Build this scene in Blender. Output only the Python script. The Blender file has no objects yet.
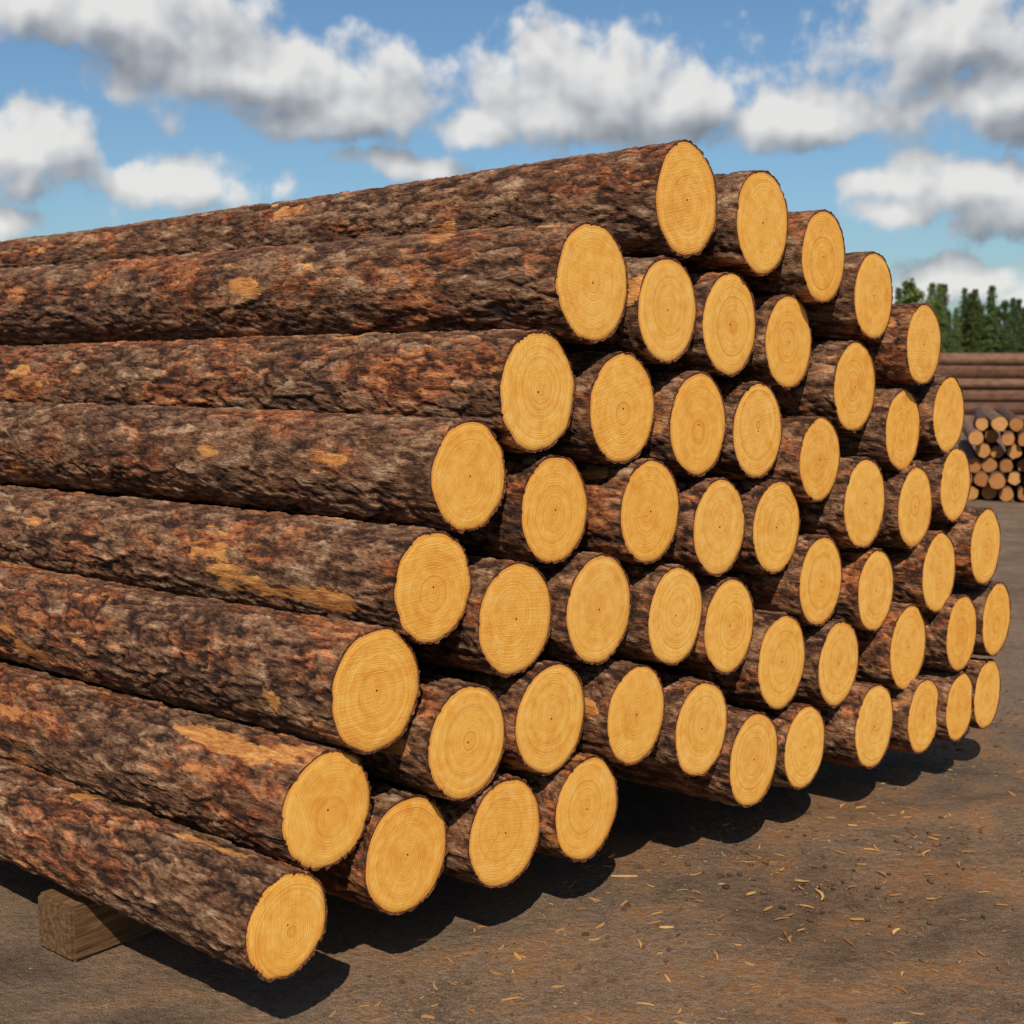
import bpy, math, random
import numpy as np
from mathutils import Vector, Matrix
random.seed(7); rng=np.random.default_rng(7)
scene=bpy.context.scene
COL=bpy.context.collection
BEAM=.16
CAMH=1.451+BEAM
PITCH=math.atan(157/1400)
A=np.array([-.7627,.6468]);L=np.array([.6468,.7627])
# ------------------------------------------------------------ node helpers
def new_mat(name):
    m=bpy.data.materials.new(name);m.use_nodes=True
    nt=m.node_tree;b=nt.nodes["Principled BSDF"]
    b.inputs["Specular IOR Level"].default_value=.25
    return m,nt,b
class N:
    def __init__(s,nt): s.nt=nt
    def n(s,t,**k):
        nd=s.nt.nodes.new(t)
        for a,v in k.items(): setattr(nd,a,v)
        return nd
    def put(s,sock,v):
        if isinstance(v,bpy.types.NodeSocket): s.nt.links.new(v,sock)
        else: sock.default_value=v
    def math(s,op,a,b=0.,c=0.,clamp=False):
        nd=s.n("ShaderNodeMath",operation=op,use_clamp=clamp)
        s.put(nd.inputs[0],a);s.put(nd.inputs[1],b);s.put(nd.inputs[2],c);return nd.outputs[0]
    def vec(s,op,a,b=(0,0,0),scale=None):
        nd=s.n("ShaderNodeVectorMath",operation=op)
        s.put(nd.inputs[0],a);s.put(nd.inputs[1],b)
        if scale is not None:s.put(nd.inputs["Scale"],scale)
        return nd.outputs["Value"] if op in("LENGTH","DOT_PRODUCT","DISTANCE") else nd.outputs["Vector"]
    def noise(s,v,scale,detail=4,rough=.55,dist=0,dim='3D',w=None,col=False):
        nd=s.n("ShaderNodeTexNoise",noise_dimensions=dim)
        if v is not None and dim!='1D': s.put(nd.inputs["Vector"],v)
        if w is not None: s.put(nd.inputs["W"],w)
        nd.inputs["Scale"].default_value=scale;nd.inputs["Detail"].default_value=detail
        nd.inputs["Roughness"].default_value=rough;nd.inputs["Distortion"].default_value=dist
        return nd.outputs["Color" if col else "Fac"]
    def ramp(s,f,stops,interp='LINEAR'):
        nd=s.n("ShaderNodeValToRGB");cr=nd.color_ramp;cr.interpolation=interp
        while len(cr.elements)<len(stops):cr.elements.new(.5)
        for e,(p,c) in zip(cr.elements,stops):
            e.position=p;e.color=(*c,1) if len(c)==3 else c
        s.put(nd.inputs[0],f);return nd.outputs[0]
    def mr(s,f,a,b,c=0.,d=1.,smooth=True):
        nd=s.n("ShaderNodeMapRange",interpolation_type='SMOOTHSTEP' if smooth else 'LINEAR')
        s.put(nd.inputs[0],f);s.put(nd.inputs[1],a);s.put(nd.inputs[2],b);s.put(nd.inputs[3],c);s.put(nd.inputs[4],d);return nd.outputs[0]
    def mix(s,f,a,b,bt='MIX'):
        nd=s.n("ShaderNodeMix",data_type='RGBA',blend_type=bt)
        s.put(nd.inputs[0],f)
        s.put(nd.inputs[6],(*a,1) if isinstance(a,tuple) else a);s.put(nd.inputs[7],(*b,1) if isinstance(b,tuple) else b)
        return nd.outputs[2]
    def bump(s,h,strength,dist,normal=None):
        nd=s.n("ShaderNodeBump");nd.inputs["Strength"].default_value=strength;nd.inputs["Distance"].default_value=dist
        s.put(nd.inputs["Height"],h)
        if normal is not None:s.put(nd.inputs["Normal"],normal)
        return nd.outputs[0]
    def attr(s,name):
        return s.n("ShaderNodeAttribute",attribute_name=name).outputs["Fac"]
# ------------------------------------------------------------ materials
def make_bark():
    m,nt,b=new_mat("pine_bark");g=N(nt)
    oc=g.n("ShaderNodeTexCoord").outputs["Object"]
    rnd=g.n("ShaderNodeObjectInfo").outputs["Random"]
    p=g.vec("ADD",oc,g.vec("SCALE",(17.,31.,53.),scale=rnd))
    ps=g.vec("MULTIPLY",p,(1,1,.27))
    rel=g.attr("relief");peel=g.attr("peel");tone=g.attr("tone")
    n1=g.noise(ps,46,6,.72,.6)
    n2=g.noise(ps,230,2,.6)
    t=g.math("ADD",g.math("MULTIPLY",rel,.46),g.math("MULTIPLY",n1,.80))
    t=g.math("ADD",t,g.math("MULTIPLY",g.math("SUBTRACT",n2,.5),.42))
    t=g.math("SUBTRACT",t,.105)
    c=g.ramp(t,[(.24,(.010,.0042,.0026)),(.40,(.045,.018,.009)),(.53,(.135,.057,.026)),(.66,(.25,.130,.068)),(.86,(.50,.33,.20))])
    c=g.mix(g.mr(tone,.52,.70,0.,.6),c,g.mix(1.,c,(1.75,.95,.50),'MULTIPLY'))
    c=g.mix(g.mr(tone,.47,.31,0.,.55),c,g.mix(1.,c,(.86,.96,1.06),'MULTIPLY'))
    fl=g.math("ADD",tone,g.math("MULTIPLY",g.math("SUBTRACT",n1,.5),.9))
    c=g.mix(g.mr(fl,.77,.86,0.,.8),c,(.46,.185,.05))
    pn=g.math("ADD",peel,g.math("MULTIPLY",g.math("SUBTRACT",n1,.5),2.8))
    pm=g.mr(pn,.46,.76)
    pc=g.ramp(g.math("ADD",g.math("MULTIPLY",n1,.8),g.math("MULTIPLY",n2,.25)),[(.34,(.10,.032,.010)),(.46,(.32,.112,.027)),(.58,(.50,.22,.06)),(.72,(.64,.36,.13))])
    c=g.mix(g.math("MULTIPLY",pm,.9),c,pc)
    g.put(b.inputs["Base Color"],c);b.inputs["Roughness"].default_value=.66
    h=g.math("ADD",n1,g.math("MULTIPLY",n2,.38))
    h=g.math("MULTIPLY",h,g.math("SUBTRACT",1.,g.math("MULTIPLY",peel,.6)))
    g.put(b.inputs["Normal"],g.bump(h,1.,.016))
    return m
def make_cut():
    m,nt,b=new_mat("cut_pine_wood");g=N(nt)
    oc=g.n("ShaderNodeTexCoord").outputs["Object"]
    rnd=g.n("ShaderNodeObjectInfo").outputs["Random"]
    r2=g.math("FRACT",g.math("MULTIPLY",rnd,37.7))
    r3=g.math("FRACT",g.math("MULTIPLY",rnd,91.3))
    rn=g.attr("rn")
    cen=g.n("ShaderNodeCombineXYZ");g.put(cen.inputs[0],g.mr(r2,0.,1.,-.022,.022,False));g.put(cen.inputs[1],g.mr(r3,0.,1.,-.022,.022,False))
    flat=g.vec("MULTIPLY",oc,(1,1,0))
    fo=g.vec("ADD",flat,g.vec("SCALE",(7.,13.,19.),scale=rnd))
    q=g.vec("SUBTRACT",flat,cen.outputs[0])
    dis=g.noise(fo,9,2,.5)
    rad0=g.vec("LENGTH",q)
    rad=g.math("ADD",rad0,g.math("MULTIPLY",g.math("SUBTRACT",dis,.5),.014))
    jit=g.noise(None,60,3,.6,dim='1D',w=g.math("ADD",rad,rnd))
    wv=g.math("SINE",g.math("ADD",g.math("MULTIPLY",rad,1250.),g.math("MULTIPLY",jit,22.)))
    ring=g.mr(wv,0.,1.)
    n=g.noise(fo,26,5,.65)
    fib=g.noise(fo,480,2,.7)
    base=g.ramp(n,[(.28,(.82,.375,.052)),(.5,(.93,.480,.090)),(.72,(.97,.585,.155))])
    base=g.mix(g.mr(rad0,.0,.09,.30,0.),base,(.84,.37,.055))
    amp=g.mr(jit,.40,.62,.25,1.)
    base=g.mix(g.math("MULTIPLY",g.math("MULTIPLY",ring,amp),.75),base,g.mix(1.,base,(.72,.52,.34),'MULTIPLY'))
    base=g.mix(g.mr(fib,.45,.72,0.,.35),base,g.mix(1.,base,(.78,.64,.47),'MULTIPLY'))
    base=g.mix(g.math("MULTIPLY",r3,.40),base,g.mix(1.,base,(1.,1.12,1.5),'MULTIPLY'))
    base=g.mix(g.math("MULTIPLY",r2,.45),base,g.mix(1.,base,(.93,.80,.6),'MULTIPLY'))
    base=g.mix(g.mr(dis,.54,.68,0.,.4),base,g.mix(1.,base,(.86,.68,.46),'MULTIPLY'))
    rimn=g.math("ADD",rn,g.math("MULTIPLY",g.math("SUBTRACT",n,.5),.16))
    base=g.mix(g.mr(rimn,.92,1.0,0.,.7),base,(.50,.18,.03))
    rot=g.n("ShaderNodeVectorRotate",rotation_type='Z_AXIS');g.put(rot.inputs["Vector"],q);g.put(rot.inputs["Angle"],g.math("MULTIPLY",rnd,44.))
    sx=g.n("ShaderNodeSeparateXYZ");g.put(sx.inputs[0],rot.outputs[0])
    cy=g.math("ABSOLUTE",g.math("ADD",sx.outputs[1],g.math("MULTIPLY",g.math("SUBTRACT",n,.5),.010)))
    ck=g.math("MULTIPLY",g.mr(cy,.0003,.0009,1.,0.),g.math("MULTIPLY",g.mr(sx.outputs[0],0.,.006),g.mr(sx.outputs[0],.055,.12,1.,0.)))
    ck=g.math("MULTIPLY",ck,g.mr(r2,.80,.88,0.,.55))
    base=g.mix(ck,base,(.22,.08,.02))
    g.put(b.inputs["Base Color"],base);b.inputs["Roughness"].default_value=.65
    rot2=g.n("ShaderNodeVectorRotate",rotation_type='Z_AXIS');g.put(rot2.inputs["Vector"],flat);g.put(rot2.inputs["Angle"],g.math("MULTIPLY",r2,6.28))
    saw=g.noise(g.vec("MULTIPLY",rot2.outputs[0],(6,300,0)),1,2,.6)
    h=g.math("ADD",saw,g.math("MULTIPLY",wv,.12))
    g.put(b.inputs["Normal"],g.bump(h,.45,.003))
    return m
BARK=make_bark();CUT=make_cut()
# ------------------------------------------------------------ numpy noise
def h3(x,y,z,s):
    x=x.astype(np.uint32);y=y.astype(np.uint32);z=z.astype(np.uint32)
    n=x*np.uint32(374761393)+y*np.uint32(668265263)+z*np.uint32(2246822519)+np.uint32(s*3266489917%4294967296)
    n=(n^(n>>np.uint32(13)))*np.uint32(1274126177);n=(n^(n>>np.uint32(16)))*np.uint32(2654435761);n^=n>>np.uint32(15)
    return n.astype(np.float32)/np.float32(4294967295)
def vnoise(P,s=0):
    F=np.floor(P);f=P-F;u=f*f*(3-2*f);I=F.astype(np.int64)+100000
    r=0
    for dx in(0,1):
        for dy in(0,1):
            for dz in(0,1):
                w=(u[:,0] if dx else 1-u[:,0])*(u[:,1] if dy else 1-u[:,1])*(u[:,2] if dz else 1-u[:,2])
                r=r+w*h3(I[:,0]+dx,I[:,1]+dy,I[:,2]+dz,s)
    return r
def fbm(P,o=3,s=0):
    r=0;a=1;t=0
    for k in range(o): r=r+a*vnoise(P*2**k,s+k);t+=a;a*=.5
    return r/t
def worley(P,s=0):
    I=np.floor(P).astype(np.int64)+100000
    F1=np.full(len(P),9.);F2=F1.copy();ID=np.zeros(len(P));DX=np.zeros(len(P))
    for dx in(-1,0,1):
        for dy in(-1,0,1):
            for dz in(-1,0,1):
                x,y,z=I[:,0]+dx,I[:,1]+dy,I[:,2]+dz
                a=h3(x,y,z,s);zz=(z-100000+h3(x,y,z,s+2)-P[:,2])
                d=np.sqrt((x-100000+a-P[:,0])**2+(y-100000+h3(x,y,z,s+1)-P[:,1])**2+zz**2)
                c=d<F1
                F2=np.where(c,F1,np.minimum(F2,d));F1=np.where(c,d,F1);ID=np.where(c,a,ID);DX=np.where(c,zz,DX)
    return F1,F2,ID,DX
sst=lambda x,a,b:(lambda t:t*t*(3-2*t))(np.clip((x-a)/(b-a),0,1))
# ------------------------------------------------------------ log builder
def build_log(name,l,z,a,r,length,hero,k,seed,drop=0.):
    R=np.random.default_rng(seed)
    if hero: ts=np.concatenate([np.arange(0,2.2,.010),np.arange(2.2,5.4,.020),np.arange(5.4,length,.12)]);S=170
    else: ts=np.concatenate([np.arange(0,.55,.010),np.arange(.55,1.3,.05),np.arange(1.3,length,.25)]);S=104
    ts=np.append(ts,length)
    th=np.arange(S)/S*2*math.pi
    T,TH=np.meshgrid(ts,th,indexing='ij');T=T.ravel();TH=TH.ravel()
    off=R.uniform(0,60,3)
    c,s=np.cos(TH),np.sin(TH)
    P=np.stack([r*c,r*s,T],1)+off
    rr=r*(1-k*T)*(1+.035*(fbm(P*np.array([4,4,.9]),2,3)-.5)*2)
    W=P+np.stack([fbm(P*np.array([22,22,8]),3,11)-.5,fbm(P*np.array([22,22,8]),3,12)-.5,(fbm(P*np.array([16,16,8]),3,13)-.5)*3.],1)*.06
    F1,F2,ID,DZ=worley(W*np.array([24,24,7.]),5)
    e=sst(F2-F1,0,.13)
    g1,g2,gid,dz2=worley(W*np.array([58,58,18.])+7,9)
    e2=sst(g2-g1,0,.18)
    fn=fbm(P*np.array([52,52,16]),3,21)
    rough=sst(fbm(P*np.array([6,6,1.6]),2,61),.36,.58)
    # overlapping scales: each plate lifts towards one end
    rel=.64+(e-1)*(.20+.34*rough)+(ID-.5)*.32+(e2-1)*.20+(gid-.5)*.18+(fn-.5)*.70+DZ*.22+dz2*.14
    rel=np.clip(rel,0,1)
    tone=fbm(P*np.array([9,9,3.6]),3,41)*.72+.28*gid
    pz=fbm(P*np.array([8.5,8.5,3.6]),3,31)
    peel=sst(pz,.69,.77)
    amp=.0155 if hero else .012
    disp=(rel-.55)*amp
    disp=disp*(1-peel*.85)+(-.005)*peel
    for q in range(6 if hero else 1):
        kt=R.uniform(.3,5 if hero else .8);kth=R.uniform(0,6.28)
        dth=(TH-kth+math.pi)%(2*math.pi)-math.pi
        dd=np.sqrt((dth*r)**2+((T-kt)*.8)**2)
        disp=disp+.014*np.exp(-(dd/.018)**2)
    rr=rr+disp-.002
    ph=R.uniform(0,6.28,2);bw=R.uniform(.004,.010,2)
    env=np.minimum(T/1.5,1)
    cx=bw[0]*np.sin(T*1.1+ph[0])*env;cy=bw[1]*np.sin(T*.9+ph[1])*env-drop*r*k*T
    X=rr*c+cx;Y=rr*s+cy
    nr=len(ts)
    Z=T.copy();Z[:S]+=(fn[:S]-.5)*.010
    V=[np.stack([X,Y,Z],1)];REL=[rel];PE=[peel];RN=[np.ones(len(T))];TO=[tone]
    i=np.arange(nr-1)[:,None]*S;j=np.arange(S)[None,:];jn=(j+1)%S
    F=[np.stack([i+j,i+S+j,i+S+jn,i+jn],-1).reshape(-1,4)]
    MI=[np.zeros(len(F[0]),int)];SM=[np.ones(len(F[0]),bool)]
    base=nr*S
    def add_ring(x,y,z,rel_,rn_):
        nonlocal base
        V.append(np.stack([x,y,z],1));REL.append(np.full(S,rel_));PE.append(np.zeros(S));RN.append(np.full(S,rn_));TO.append(np.full(S,.62))
        b0=base;base+=S;return b0
    def quads(b0,b1,mi,sm):
        F.append(np.stack([b0+j[0],b0+jn[0],b1+jn[0],b1+j[0]],1));MI.append(np.full(S,mi));SM.append(np.full(S,sm))
    for end in(0,1):
        sl=slice(0,S) if end==0 else slice((nr-1)*S,nr*S)
        x,y,z0=X[sl],Y[sl],Z[sl]
        mx,my=x.mean(),y.mean()
        bt=.965+.02*(fbm(np.stack([c[:S]*3,s[:S]*3,np.full(S,seed*1.7)],1),2,5)-.5)*2
        sm_=(np.hypot(x-mx,y-my))
        smr=np.convolve(np.concatenate([sm_[-4:],sm_,sm_[:4]]),np.ones(9)/9,'valid')
        wr=np.minimum(smr*bt,sm_*.982)
        ux,uy=(x-mx)/sm_,(y-my)/sm_
        sg=1 if end==0 else -1
        zc=ts[0] if end==0 else ts[-1]
        b0=add_ring(x,y,z0,.55,1.);b1=add_ring(mx+wr*ux,my+wr*uy,np.full(S,zc+sg*.0015),.35,1.)
        quads(b0,b1,0,False) if end==0 else quads(b1,b0,0,False)
        prev=add_ring(mx+wr*ux,my+wr*uy,np.full(S,zc+sg*.0012),.5,1.)
        for fr in(.97,.85,.6,.3,.02):
            nb=add_ring(mx+wr*fr*ux,my+wr*fr*uy,np.full(S,zc),.5,fr)
            quads(prev,nb,1,True) if end==0 else quads(nb,prev,1,True)
            prev=nb
    V=np.concatenate(V);F=np.concatenate(F)
    me=bpy.data.meshes.new(name)
    me.vertices.add(len(V));me.vertices.foreach_set("co",V.astype(np.float32).ravel())
    me.loops.add(len(F)*4);me.loops.foreach_set("vertex_index",F.astype(np.int32).ravel())
    me.polygons.add(len(F));me.polygons.foreach_set("loop_start",(np.arange(len(F))*4).astype(np.int32))
    me.polygons.foreach_set("material_index",np.concatenate(MI).astype(np.int32))
    me.polygons.foreach_set("use_smooth",np.concatenate(SM))
    me.materials.append(BARK);me.materials.append(CUT)
    for nm,ar in(("relief",REL),("peel",PE),("rn",RN),("tone",TO)):
        at=me.attributes.new(nm,'FLOAT','POINT');at.data.foreach_set("value",np.concatenate(ar).astype(np.float32))
    me.update(calc_edges=True);me.validate()
    o=bpy.data.objects.new(name,me);COL.objects.link(o)
    o.matrix_world=Matrix(((-L[0],0,A[0],l*L[0]+a*A[0]),(-L[1],0,A[1],l*L[1]+a*A[1]),(0,1,0,z),(0,0,0,1)))
    return o
ENC="SaUjbX2kVNTzaf2eXySYZz2UaEQeZG2RcEO1Y32NPAQaby2hRmPWbU2YUMOtbE2dWxO4an2VZaLdZb2XbjJ9Yh2MdyJuXv2KNmLncp2fQOKuc12eT2K0bH2ZVaJWax2WXrHpZn2JZoFEZ12acHEdYI2PeQFhXj2FLxIIdX2QOQGVcr2TRCG4bX2UTiEtaq2UWIEPaZ2YYBB9Zt2VaXAAYv2MdMAcXf2RfbBoWg2PKjDsdQ2ON0Bycl2ZPYBkc42aRzAtb52RUL9jau2VWV7CaI2ZYy6MZW2Uc06VYD2VeS6iX22Oge70Wd2PJFA1dk2XLT76cr2VO07AcO2ZQV6ZbF2QSp52aZ2RUy2ba62WXK2JZj2KaG2RYW2Rca2GXb2GeS2DWz28gN2HWp2DI85WeH2QKD2be02XMg2Vcp2TP62Uc22UGb24dD24"
C62="0123456789ABCDEFGHIJKLMNOPQRSTUVWXYZabcdefghijklmnopqrstuvwxyz"
dec=lambda t:C62.index(t[0])*62+C62.index(t[1])
LOGS=[]
for i in range(55):
    q=ENC[i*8:i*8+8]
    LOGS.append((dec(q[0:2])/500,dec(q[2:4])/1000,dec(q[4:6])/1000,dec(q[6:8])/1000))
HERO={0,5,12,20,29,39,50,54}
TAPER={0:(.085,.75),12:(.03,.5)}
for i,(l,z,a,r) in enumerate(LOGS):
    k,dr=TAPER.get(i,(rng.uniform(.004,.012),.3))
    build_log("pine_log",l,z+BEAM,a,r,8+rng.uniform(-.15,.3),i in HERO,k,300+i,dr)
build_log("pine_log",3.412,.108+BEAM,2.62,.108,7.6,False,.006,990)
# ------------------------------------------------------------ generic mesh
def mesh_obj(name,V,F,mats,mi=None,smooth=False,parent=None):
    me=bpy.data.meshes.new(name);me.from_pydata([tuple(v) for v in V],[],[tuple(f) for f in F])
    for m in mats:me.materials.append(m)
    if mi is not None: me.polygons.foreach_set("material_index",np.array(mi,dtype=np.int32))
    if smooth: me.polygons.foreach_set("use_smooth",np.ones(len(me.polygons),bool))
    me.update();o=bpy.data.objects.new(name,me);COL.objects.link(o)
    if parent:o.parent=parent
    return o
# ------------------------------------------------------------ support beams
def make_beam_mat():
    m,nt,b=new_mat("weathered_timber");g=N(nt)
    oc=g.n("ShaderNodeTexCoord").outputs["Object"]
    st=g.noise(g.vec("MULTIPLY",oc,(1,14,14)),5,5,.65,.3)
    n=g.noise(oc,9,4,.6)
    c=g.ramp(st,[(.3,(.05,.023,.010)),(.5,(.12,.060,.024)),(.7,(.20,.112,.050))])
    c=g.mix(g.mr(n,.5,.7,0.,.6),c,(.05,.033,.022))
    g.put(b.inputs["Base Color"],c);b.inputs["Roughness"].default_value=.85
    g.put(b.inputs["Normal"],g.bump(st,.8,.008));return m
BM=make_beam_mat()
import bmesh
def beam(l0,l1,a0,w,h):
    bm=bmesh.new();ln=l1-l0;nx=60
    bmesh.ops.create_cube(bm,size=1)
    for v in bm.verts:
        v.co.x*=ln;v.co.y*=w;v.co.z*=h-.006
    bmesh.ops.bevel(bm,geom=bm.edges[:],offset=.009,segments=2,affect='EDGES')
    for k in range(1,nx):
        x=-ln/2+ln*k/nx
        bmesh.ops.bisect_plane(bm,geom=bm.verts[:]+bm.edges[:]+bm.faces[:],plane_co=(x,0,0),plane_no=(1,0,0))
    for v in bm.verts:
        v.co.y+=math.sin(v.co.x*7+l0+a0)*.003+random.uniform(-.0015,.0015)
    me=bpy.data.meshes.new("support_beam");bm.to_mesh(me);bm.free();me.materials.append(BM)
    o=bpy.data.objects.new("support_beam",me);COL.objects.link(o)
    lc,ac=(l0+l1)/2,a0+w/2
    o.matrix_world=Matrix(((L[0],A[0],0,lc*L[0]+ac*A[0]),(L[1],A[1],0,lc*L[1]+ac*A[1]),(0,0,1,(h-.006)/2+.001),(0,0,0,1)))
beam(1.965,5.62,3.20,.17,BEAM)
beam(1.86,5.66,6.1,.17,BEAM)
beam(1.92,5.60,9.0,.17,BEAM)
# ------------------------------------------------------------ ground
def make_ground():
    m,nt,b=new_mat("dirt_yard");g=N(nt)
    p=g.n("ShaderNodeNewGeometry").outputs["Position"]
    big=g.noise(p,.5,4,.6,.3);mid=g.noise(p,2.6,6,.72,.4);fine=g.noise(p,36,4,.75);grit=g.noise(p,190,2,.7)
    c=g.ramp(mid,[(.32,(.110,.066,.040)),(.5,(.205,.132,.082)),(.68,(.31,.212,.142))])
    c=g.mix(g.mr(big,.42,.62,0.,.5),c,(.28,.188,.124))
    c=g.mix(g.mr(fine,.38,.66,0.,.65),c,g.mix(1.,c,(.52,.47,.42),'MULTIPLY'))
    c=g.mix(g.mr(grit,.54,.70,0.,.55),c,(.42,.31,.215))
    c=g.mix(g.mr(grit,.44,.28,0.,.75),c,(.045,.028,.018))
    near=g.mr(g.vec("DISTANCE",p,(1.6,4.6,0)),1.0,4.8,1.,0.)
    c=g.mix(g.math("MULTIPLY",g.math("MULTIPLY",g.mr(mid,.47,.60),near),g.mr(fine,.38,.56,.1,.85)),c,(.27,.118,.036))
    c=g.mix(g.mr(big,.50,.36,0.,.45),c,g.mix(1.,c,(.52,.45,.40),'MULTIPLY'))
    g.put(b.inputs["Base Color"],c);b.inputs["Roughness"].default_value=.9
    h=g.math("ADD",g.math("MULTIPLY",mid,1.2),g.math("MULTIPLY",fine,.7))
    h=g.math("ADD",h,g.math("MULTIPLY",grit,.3))
    g.put(b.inputs["Normal"],g.bump(h,1.,.032))
    return m
xs=np.concatenate([[-1500,-400,-100,-30],np.arange(-12,20.1,.25),[40,110,400,1500]])
ys=np.concatenate([[-300,-60,-15],np.arange(-4,24.1,.25),[35,60,120,400,1800]])
GX,GY=np.meshgrid(xs,ys,indexing='ij')
PP=np.stack([GX.ravel(),GY.ravel(),GX.ravel()*0+3.3],1)
gz=((fbm(PP*np.array([.5,.5,1]),3,77)-.5)*.05).clip(-.03,0.)*((np.abs(GX.ravel())<21)&(GY.ravel()<25))
V=np.stack([GX.ravel(),GY.ravel(),gz],1);ny=len(ys)
F=[(i*ny+j,(i+1)*ny+j,(i+1)*ny+j+1,i*ny+j+1) for i in range(len(xs)-1) for j in range(ny-1)]
mesh_obj("dirt_ground",V,F,[make_ground()],smooth=True)
# ------------------------------------------------------------ debris
def chip_mat(name,cols):
    m,nt,b=new_mat(name);g=N(nt)
    ri=g.n("ShaderNodeNewGeometry").outputs["Random Per Island"]
    c=g.ramp(ri,[(k/(len(cols)-1) if len(cols)>1 else 0,c_) for k,c_ in enumerate(cols)])
    g.put(b.inputs["Base Color"],c);b.inputs["Roughness"].default_value=.8;return m
def chips(name,count,smin,smax,thin,mat,pts):
    V=[];F=[]
    for i in range(count):
        x,y=pts(i);ln=smin*(smax/smin)**(random.random()**1.6);w=ln*random.uniform(*thin);h=w*random.uniform(.2,.5)+.0008
        an=random.uniform(0,math.pi*2);tl=random.uniform(-.15,.15);ca,sa=math.cos(an),math.sin(an)
        b0=len(V);bend=random.uniform(-.15,.15)*ln
        for sx,wk in((-1,.35),(-.3,1),(.4,.8),(1,.3)):
            for sy in(-1,1):
                for sz in(0,1):
                    px=sx*ln/2+random.uniform(-.1,.1)*ln*.3;py=sy*w/2*wk+bend*(1-sx*sx);pz=sz*h+.0005+abs(tl)*ln*.3*(sx+1)/2
                    V.append((x+px*ca-py*sa,y+px*sa+py*ca,pz-.002))
        for s_ in range(3):
            a_=b0+s_*4;c_=a_+4
            F+=[(a_,c_,c_+1,a_+1),(a_+2,a_+3,c_+3,c_+2),(a_+1,c_+1,c_+3,a_+3),(a_,a_+2,c_+2,c_)]
        F+=[(b0,b0+1,b0+3,b0+2),(b0+12,b0+14,b0+15,b0+13)]
    return mesh_obj(name,V,F,[mat])
CL=[(random.uniform(2.2,6.4),2.25-abs(random.gauss(0,.6))) for _ in range(40)]
def scatter(_):
    q=random.random()
    if q<.5:
        l=random.uniform(1.6,6.6);a=2.3-abs(random.gauss(0,.6))+.3
        return (l*L[0]+a*A[0],l*L[1]+a*A[1])
    if q<.8:
        l,a=random.choice(CL);l+=random.gauss(0,.14);a+=random.gauss(0,.2)
        return (l*L[0]+a*A[0],l*L[1]+a*A[1])
    return (random.uniform(-2,6),random.uniform(1.6,11))
WOODC=[(.50,.26,.075),(.24,.10,.03),(.56,.33,.12),(.18,.08,.03),(.40,.19,.055)]
BARKC=[(.05,.028,.018),(.12,.06,.03),(.08,.05,.035),(.18,.08,.03)]
chips("wood_chips",1900,.005,.050,(.06,.24),chip_mat("chip_wood",WOODC),scatter)
chips("bark_flakes",1500,.004,.026,(.3,.8),chip_mat("flake_bark",BARKC),scatter)
chips("gravel",2600,.003,.010,(.6,.95),chip_mat("gravel_stone",[(.10,.08,.06),(.30,.23,.17),(.2,.15,.11),(.40,.32,.24)]),lambda i:(random.uniform(-2,6),random.uniform(1.6,10)))
def stick_pts(i):
    L_=[(.55,3.62),(.92,4.05),(.35,4.2),(1.35,4.4),(-.6,2.95),(-1.1,2.9),(.2,3.0),(2.2,5.0),(1.7,4.0),(2.6,5.6),(.8,3.1),(1.9,4.6)]
    return L_[i%len(L_)]
chips("wood_splinters",12,.06,.13,(.06,.12),chip_mat("splinter_wood",[(.55,.34,.15),(.42,.22,.08),(.5,.28,.11)]),stick_pts)
# ------------------------------------------------------------ background stacks
def simple_bark():
    m,nt,b=new_mat("distant_bark");g=N(nt)
    p=g.n("ShaderNodeNewGeometry");ri=p.outputs["Random Per Island"]
    n=g.noise(g.vec("MULTIPLY",p.outputs["Position"],(.6,1,1)),9,4,.7)
    c=g.ramp(ri,[(0,(.075,.036,.024)),(.5,(.15,.072,.042)),(1,(.23,.125,.075))])
    c=g.mix(g.mr(n,.4,.65,0.,.7),c,g.mix(1.,c,(.45,.4,.38),'MULTIPLY'))
    g.put(b.inputs["Base Color"],c);b.inputs["Roughness"].default_value=.85
    return m
def simple_cut():
    m,nt,b=new_mat("distant_cut_wood");g=N(nt)
    p=g.n("ShaderNodeNewGeometry");ri=p.outputs["Random Per Island"]
    c=g.ramp(ri,[(0,(.27,.105,.03)),(.5,(.40,.175,.055)),(1,(.50,.25,.085))])
    n=g.noise(p.outputs["Position"],30,3,.7)
    c=g.mix(g.mr(n,.45,.7,0.,.5),c,g.mix(1.,c,(.6,.5,.4),'MULTIPLY'))
    g.put(b.inputs["Base Color"],c);b.inputs["Roughness"].default_value=.8;return m
SB,SC=simple_bark(),simple_cut()
def cyl(V,F,MI,p0,d,r,ln,S=14,k=.01):
    d=np.array(d,float);d/=np.linalg.norm(d);u=np.cross(d,(0,0,1));u/=np.linalg.norm(u);w=np.cross(u,d)
    th=np.arange(S)/S*2*math.pi;nr=6
    wob=1+.05*np.random.default_rng(len(V)).normal(size=S)
    for q in range(nr):
        t=ln*q/(nr-1);b0=len(V)
        for j in range(S):
            rr=r*(1-k*t)*wob[j];V.append(np.array(p0)+d*t+rr*(math.cos(th[j])*u+math.sin(th[j])*w))
        if q:
            for j in range(S):
                F.append((b0-S+j,b0-S+(j+1)%S,b0+(j+1)%S,b0+j));MI.append(0)
    for t,b_ in((-.002,0),(ln+.002,1)):
        b0=len(V)
        for j in range(S):V.append(np.array(p0)+d*t+r*(1 if b_==0 else 1-k*ln)*.95*wob[j]*(math.cos(th[j])*u+math.sin(th[j])*w))
        F.append(tuple(range(b0,b0+S)));MI.append(1)
V,F,MI=[],[],[]
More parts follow.
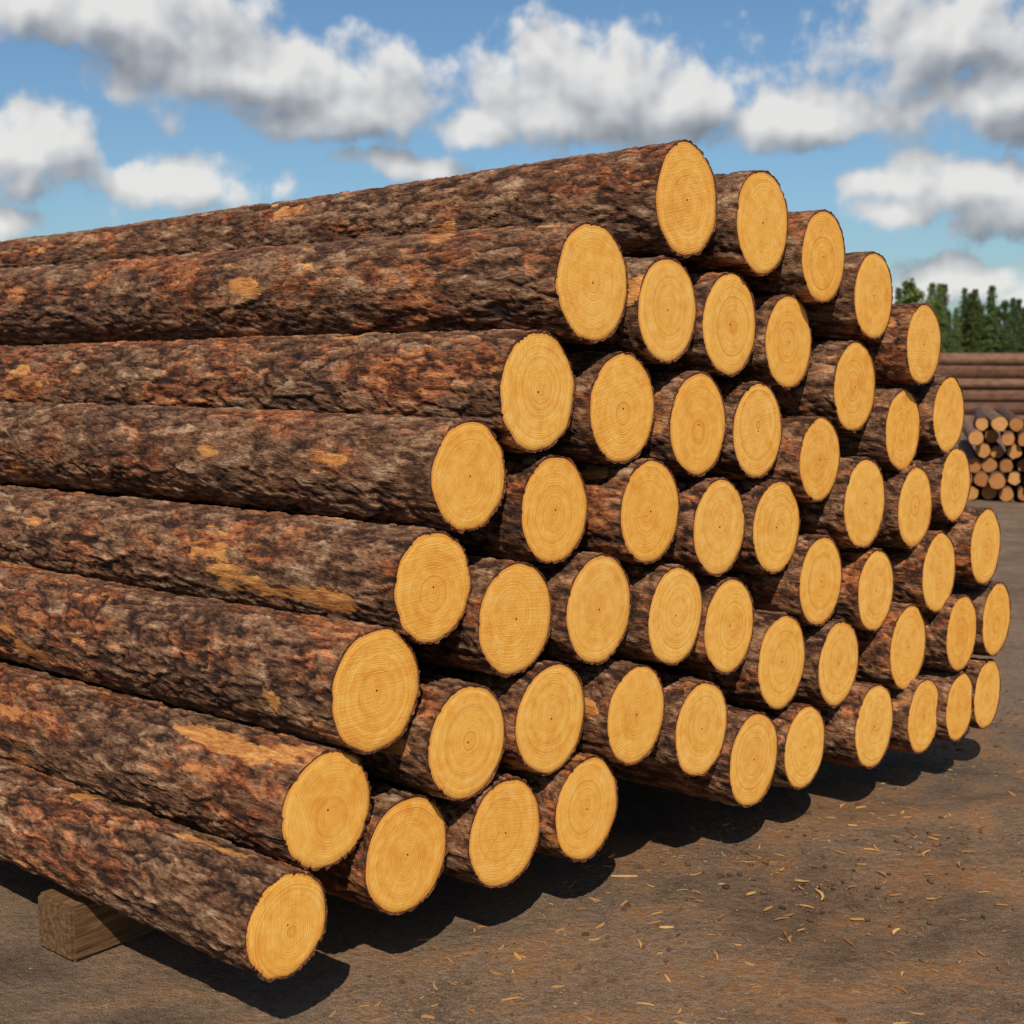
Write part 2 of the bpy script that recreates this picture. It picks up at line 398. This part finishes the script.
dirp=np.array([.30,.954,0.]);side=np.array([.954,-.30,0.])
o0=np.array([5.12,15.5,0.])
for row in range(6):
    for k in range(-1 if row<2 else 0,38):
        rr=.088*random.uniform(.80,1.05)
        p=o0+side*((k+(row%2)*.5)*.176+random.uniform(-.014,.014))+dirp*(random.uniform(-.20,.20)+.02*row)
        p[2]=.088+row*.153+random.uniform(-.012,.010)
        if row==5 and random.random()<.2: continue
        cyl(V,F,MI,p,dirp+np.array([random.uniform(-.03,.03),0,0]),rr,3.6)
mesh_obj("pole_stack",V,F,[SB,SC],MI)
V,F,MI=[],[],[]
for row in range(6):
    for k in range(9-row//2):
        rr=random.uniform(.125,.152)
        p=np.array([8.9+random.uniform(-.35,.35)+row*.05,31.+k*.31+row*.155,.15+row*.272])
        cyl(V,F,MI,p,(1,.03+random.uniform(-.006,.006),random.uniform(-.004,.004)),rr,random.uniform(11.5,12.5),k=.010)
mesh_obj("log_stack",V,F,[SB,SC],MI)
# ------------------------------------------------------------ trees
def fol_mat(name,a,b_):
    m,nt,b=new_mat(name);g=N(nt)
    p=g.n("ShaderNodeNewGeometry");r=g.n("ShaderNodeObjectInfo").outputs["Random"]
    ri=p.outputs["Random Per Island"]
    c=g.mix(ri,a,b_);c=g.mix(g.math("MULTIPLY",r,.7),c,g.mix(1.,c,(1.7,1.25,.65),'MULTIPLY'))
    g.put(b.inputs["Base Color"],c);b.inputs["Roughness"].default_value=.8;return m
FC=fol_mat("conifer_needles",(.032,.058,.020),(.070,.11,.034));FD=fol_mat("birch_leaves",(.050,.085,.022),(.11,.15,.045))
TR,ntT,bT=new_mat("tree_trunk")
gT=N(ntT);gT.put(bT.inputs["Base Color"],gT.ramp(gT.noise(gT.n("ShaderNodeTexCoord").outputs["Object"],3,3),[(.35,(.12,.08,.055)),(.65,(.30,.23,.17))]))
def tree_mesh(kind,seed):
    R=random.Random(seed);V,F,MI=[],[],[]
    H=12.
    S=8
    for q in range(7):
        t=q/6;b0=len(V);rr=.2*(1-t)+.02
        for j in range(S):V.append((rr*math.cos(j/S*6.283)+.15*math.sin(t*3+seed),rr*math.sin(j/S*6.283),H*t*.97))
        if q:
            for j in range(S):F.append((b0-S+j,b0-S+(j+1)%S,b0+(j+1)%S,b0+j));MI.append(0)
    def leafclump(c,s,n):
        for _ in range(n):
            d=Vector((R.gauss(0,1),R.gauss(0,1),R.gauss(0,.6)))*s*.5
            a=Vector((R.gauss(0,1),R.gauss(0,1),R.gauss(0,1))).normalized();b_=a.orthogonal().normalized()
            z=s*R.uniform(.3,.6);p=Vector(c)+d;b0=len(V)
            V.extend([tuple(p+a*z),tuple(p+b_*z*.7),tuple(p-a*z),tuple(p-b_*z*.6)]);F.append((b0,b0+1,b0+2,b0+3));MI.append(1)
    if kind=='c':
        z=H*.08
        while z<H:
            fr=(z/H);rad=(1-fr)**.75*2.6*R.uniform(.75,1.1)+.15
            for k in range(R.randint(6,9)):
                an=R.uniform(0,6.283)
                L_=rad*R.uniform(.55,1.15)
                e=(L_*math.cos(an),L_*math.sin(an),z-L_*.25)
                b0=len(V);w=.03
                V.extend([(0,0,z+w),(w,-w,z-w),(-w,w,z-w),e]);F.extend([(b0,b0+1,b0+3),(b0+1,b0+2,b0+3),(b0+2,b0,b0+3)]);MI.extend([0]*3)
                m_=max(2,int(L_/.4))
                for q in range(1,m_+1):
                    t=q/m_;leafclump((e[0]*t,e[1]*t,z+(e[2]-z)*t),.5*(1.15-t*.5),6)
            z+=R.uniform(.28,.42)
    else:
        for k in range(34):
            an=R.uniform(0,6.283);zz=H*R.uniform(.2,.97);env=math.sin(min(1,max(0.05,(zz/H-.1)/.9))*math.pi)**.6*2.0
            L_=env*R.uniform(.35,1.);e=(L_*math.cos(an),L_*math.sin(an),zz)
            b0=len(V);w=.05;z=zz-L_*.6
            V.extend([(0,0,z+w),(w,-w,z-w),(-w,w,z-w),e]);F.extend([(b0,b0+1,b0+3),(b0+1,b0+2,b0+3),(b0+2,b0,b0+3)]);MI.extend([0]*3)
            for _ in range(6):
                leafclump((e[0]+R.gauss(0,.45),e[1]+R.gauss(0,.45),e[2]+R.gauss(0,.4)),.6,10)
    me=bpy.data.meshes.new("tree_mesh_%s%d"%(kind,seed));me.from_pydata(V,[],F)
    me.materials.append(TR);me.materials.append(FC if kind=='c' else FD)
    me.polygons.foreach_set("material_index",np.array(MI,dtype=np.int32));me.update();return me
TM=[tree_mesh('c',1),tree_mesh('c',2),tree_mesh('c',3),tree_mesh('d',4),tree_mesh('d',5)]
forest=bpy.data.objects.new("distant_forest",None);COL.objects.link(forest)
rt=random.Random(21)
for i in range(430):
    t=i/430
    x=-150+330*t+rt.uniform(-1.2,1.2);y=208+(i%4)*6+rt.uniform(-2,2)
    o=bpy.data.objects.new("tree_%d"%i,rt.choices(TM,[5,5,5,2,2])[0]);COL.objects.link(o);o.parent=forest
    s=rt.uniform(.66,1.06)*(1+.06*math.sin(x*.13+1));o.location=(x,y,0);o.scale=(s*.85,s*.85,s*rt.uniform(.95,1.08));o.rotation_euler=(0,0,rt.uniform(0,6.28))
# ------------------------------------------------------------ camera
cd=bpy.data.cameras.new("camera");cam=bpy.data.objects.new("camera",cd);COL.objects.link(cam)
cam.location=(0,0,CAMH);cam.rotation_euler=(math.pi/2-PITCH,0,0);cd.sensor_width=36;cd.lens=1400/1024*36;cd.clip_end=4000;cd.clip_start=.05
cd.dof.use_dof=True;cd.dof.focus_distance=4.1;cd.dof.aperture_fstop=5.
scene.camera=cam
# ------------------------------------------------------------ light
EL=math.radians(46);sd=Vector((-.06,-1,0)).normalized()
S=Vector((sd.x*math.cos(EL),sd.y*math.cos(EL),math.sin(EL)))
sl=bpy.data.lights.new("sun","SUN");sl.energy=5.;sl.angle=math.radians(.5);sl.color=(1,.93,.80)
so=bpy.data.objects.new("sun",sl);COL.objects.link(so);so.rotation_euler=S.to_track_quat('Z','Y').to_euler();so.location=(-5,-10,12)
# ------------------------------------------------------------ sky with clouds
w=bpy.data.worlds.new("World");scene.world=w;w.use_nodes=True;nt=w.node_tree;g=N(nt)
bg=nt.nodes["Background"];bg.inputs[1].default_value=.09
sky=g.n("ShaderNodeTexSky",sky_type='NISHITA');sky.sun_disc=False;sky.sun_elevation=EL;sky.sun_rotation=math.atan2(sd.x,sd.y)
sky.air_density=1.;sky.dust_density=.8;sky.ozone_density=1.8
tc=g.n("ShaderNodeTexCoord").outputs["Generated"]
sep=g.n("ShaderNodeSeparateXYZ");g.put(sep.inputs[0],tc)
az=g.math("ARCTAN2",sep.outputs[0],sep.outputs[1]);el=g.math("ARCSINE",sep.outputs[2])
cb=g.n("ShaderNodeCombineXYZ");g.put(cb.inputs[0],az);g.put(cb.inputs[1],el);AE=cb.outputs[0]
def ang(u,v):
    x=(u-512)/1400;y=-(v-512)/1400
    d=Vector((x,math.cos(PITCH)+y*math.sin(PITCH),-math.sin(PITCH)+y*math.cos(PITCH))).normalized()
    return math.atan2(d.x,d.y),math.asin(d.z)
BL=[(590,85,120,68),(540,110,70,44),(690,100,85,52),(800,122,100,42),(470,128,60,20),
    (190,190,100,30),(20,150,70,46),(5,222,45,18),
    (270,75,190,52),(90,15,190,44),(350,110,110,36),(400,168,60,18),
    (960,35,150,60),(1020,95,120,50),(980,195,115,42),(900,222,60,20),(965,285,90,24),(1050,300,80,22)]
wc=g.vec("SUBTRACT",g.noise(AE,10,2,.5,dim='2D',col=True),(.5,.5,.5))
V0=g.vec("ADD",AE,g.vec("MULTIPLY",wc,(.05,.036,0)))
def blobs(v_):
    acc=None
    for (u,v,a_,b_) in BL:
        az_,el_=ang(u,v)
        ln=g.vec("LENGTH",g.vec("MULTIPLY",g.vec("SUBTRACT",v_,(az_,el_,0)),(1400/a_,1400/b_,0)))
        d=g.math("SUBTRACT",1.,ln)
        acc=d if acc is None else g.math("SMOOTH_MAX",acc,d,.25)
    return acc
gn=g.noise(g.vec("MULTIPLY",AE,(1,2.2,0)),2.6,2,.5,dim='2D')
out=g.math("MAXIMUM",g.mr(g.math("ABSOLUTE",az),.5,.75),g.mr(el,.3,.45))
gen=g.math("SUBTRACT",g.math("MULTIPLY",g.math("SUBTRACT",gn,.54),5.),g.math("MULTIPLY",g.math("SUBTRACT",1.,out),4.))
def puff(v,det): return g.math("MULTIPLY",g.math("SUBTRACT",g.noise(v,28,det,.55,dim='2D'),.5),1.7)
B0=g.math("MAXIMUM",blobs(V0),gen)
B1=g.math("MAXIMUM",blobs(g.vec("ADD",V0,(-.010,.026,0))),gen)
D0=g.math("ADD",B0,puff(AE,5))
P0=puff(AE,2);P1=puff(g.vec("ADD",AE,(-.006,.013,0)),2)
cov=g.mr(D0,-.12,.45)
lit=g.math("ADD",g.math("MULTIPLY",g.math("SUBTRACT",B0,B1),.62),g.math("MULTIPLY",g.math("SUBTRACT",P0,P1),.46))
lit=g.math("ADD",lit,g.math("MULTIPLY",g.math("SUBTRACT",.7,g.math("MINIMUM",D0,1.4)),.16))
lit=g.math("SUBTRACT",lit,g.mr(el,.17,.26,0.,.20))
cc=g.ramp(g.math("ADD",lit,.51,clamp=True),[(.10,(2.4,2.6,2.95)),(.36,(3.9,4.1,4.4)),(.62,(6.5,6.55,6.65)),(.88,(9.0,8.85,8.6))])
skyc=g.mix(1.,sky.outputs[0],(.70,.90,1.04),'MULTIPLY')
fin=g.mix(g.math("MULTIPLY",cov,.94),skyc,cc)
g.put(bg.inputs[0],fin)
try: w.cycles.sampling_method='NONE'
except Exception as e: print(e)
scene.view_settings.view_transform='Standard';scene.view_settings.look='None';scene.view_settings.exposure=0
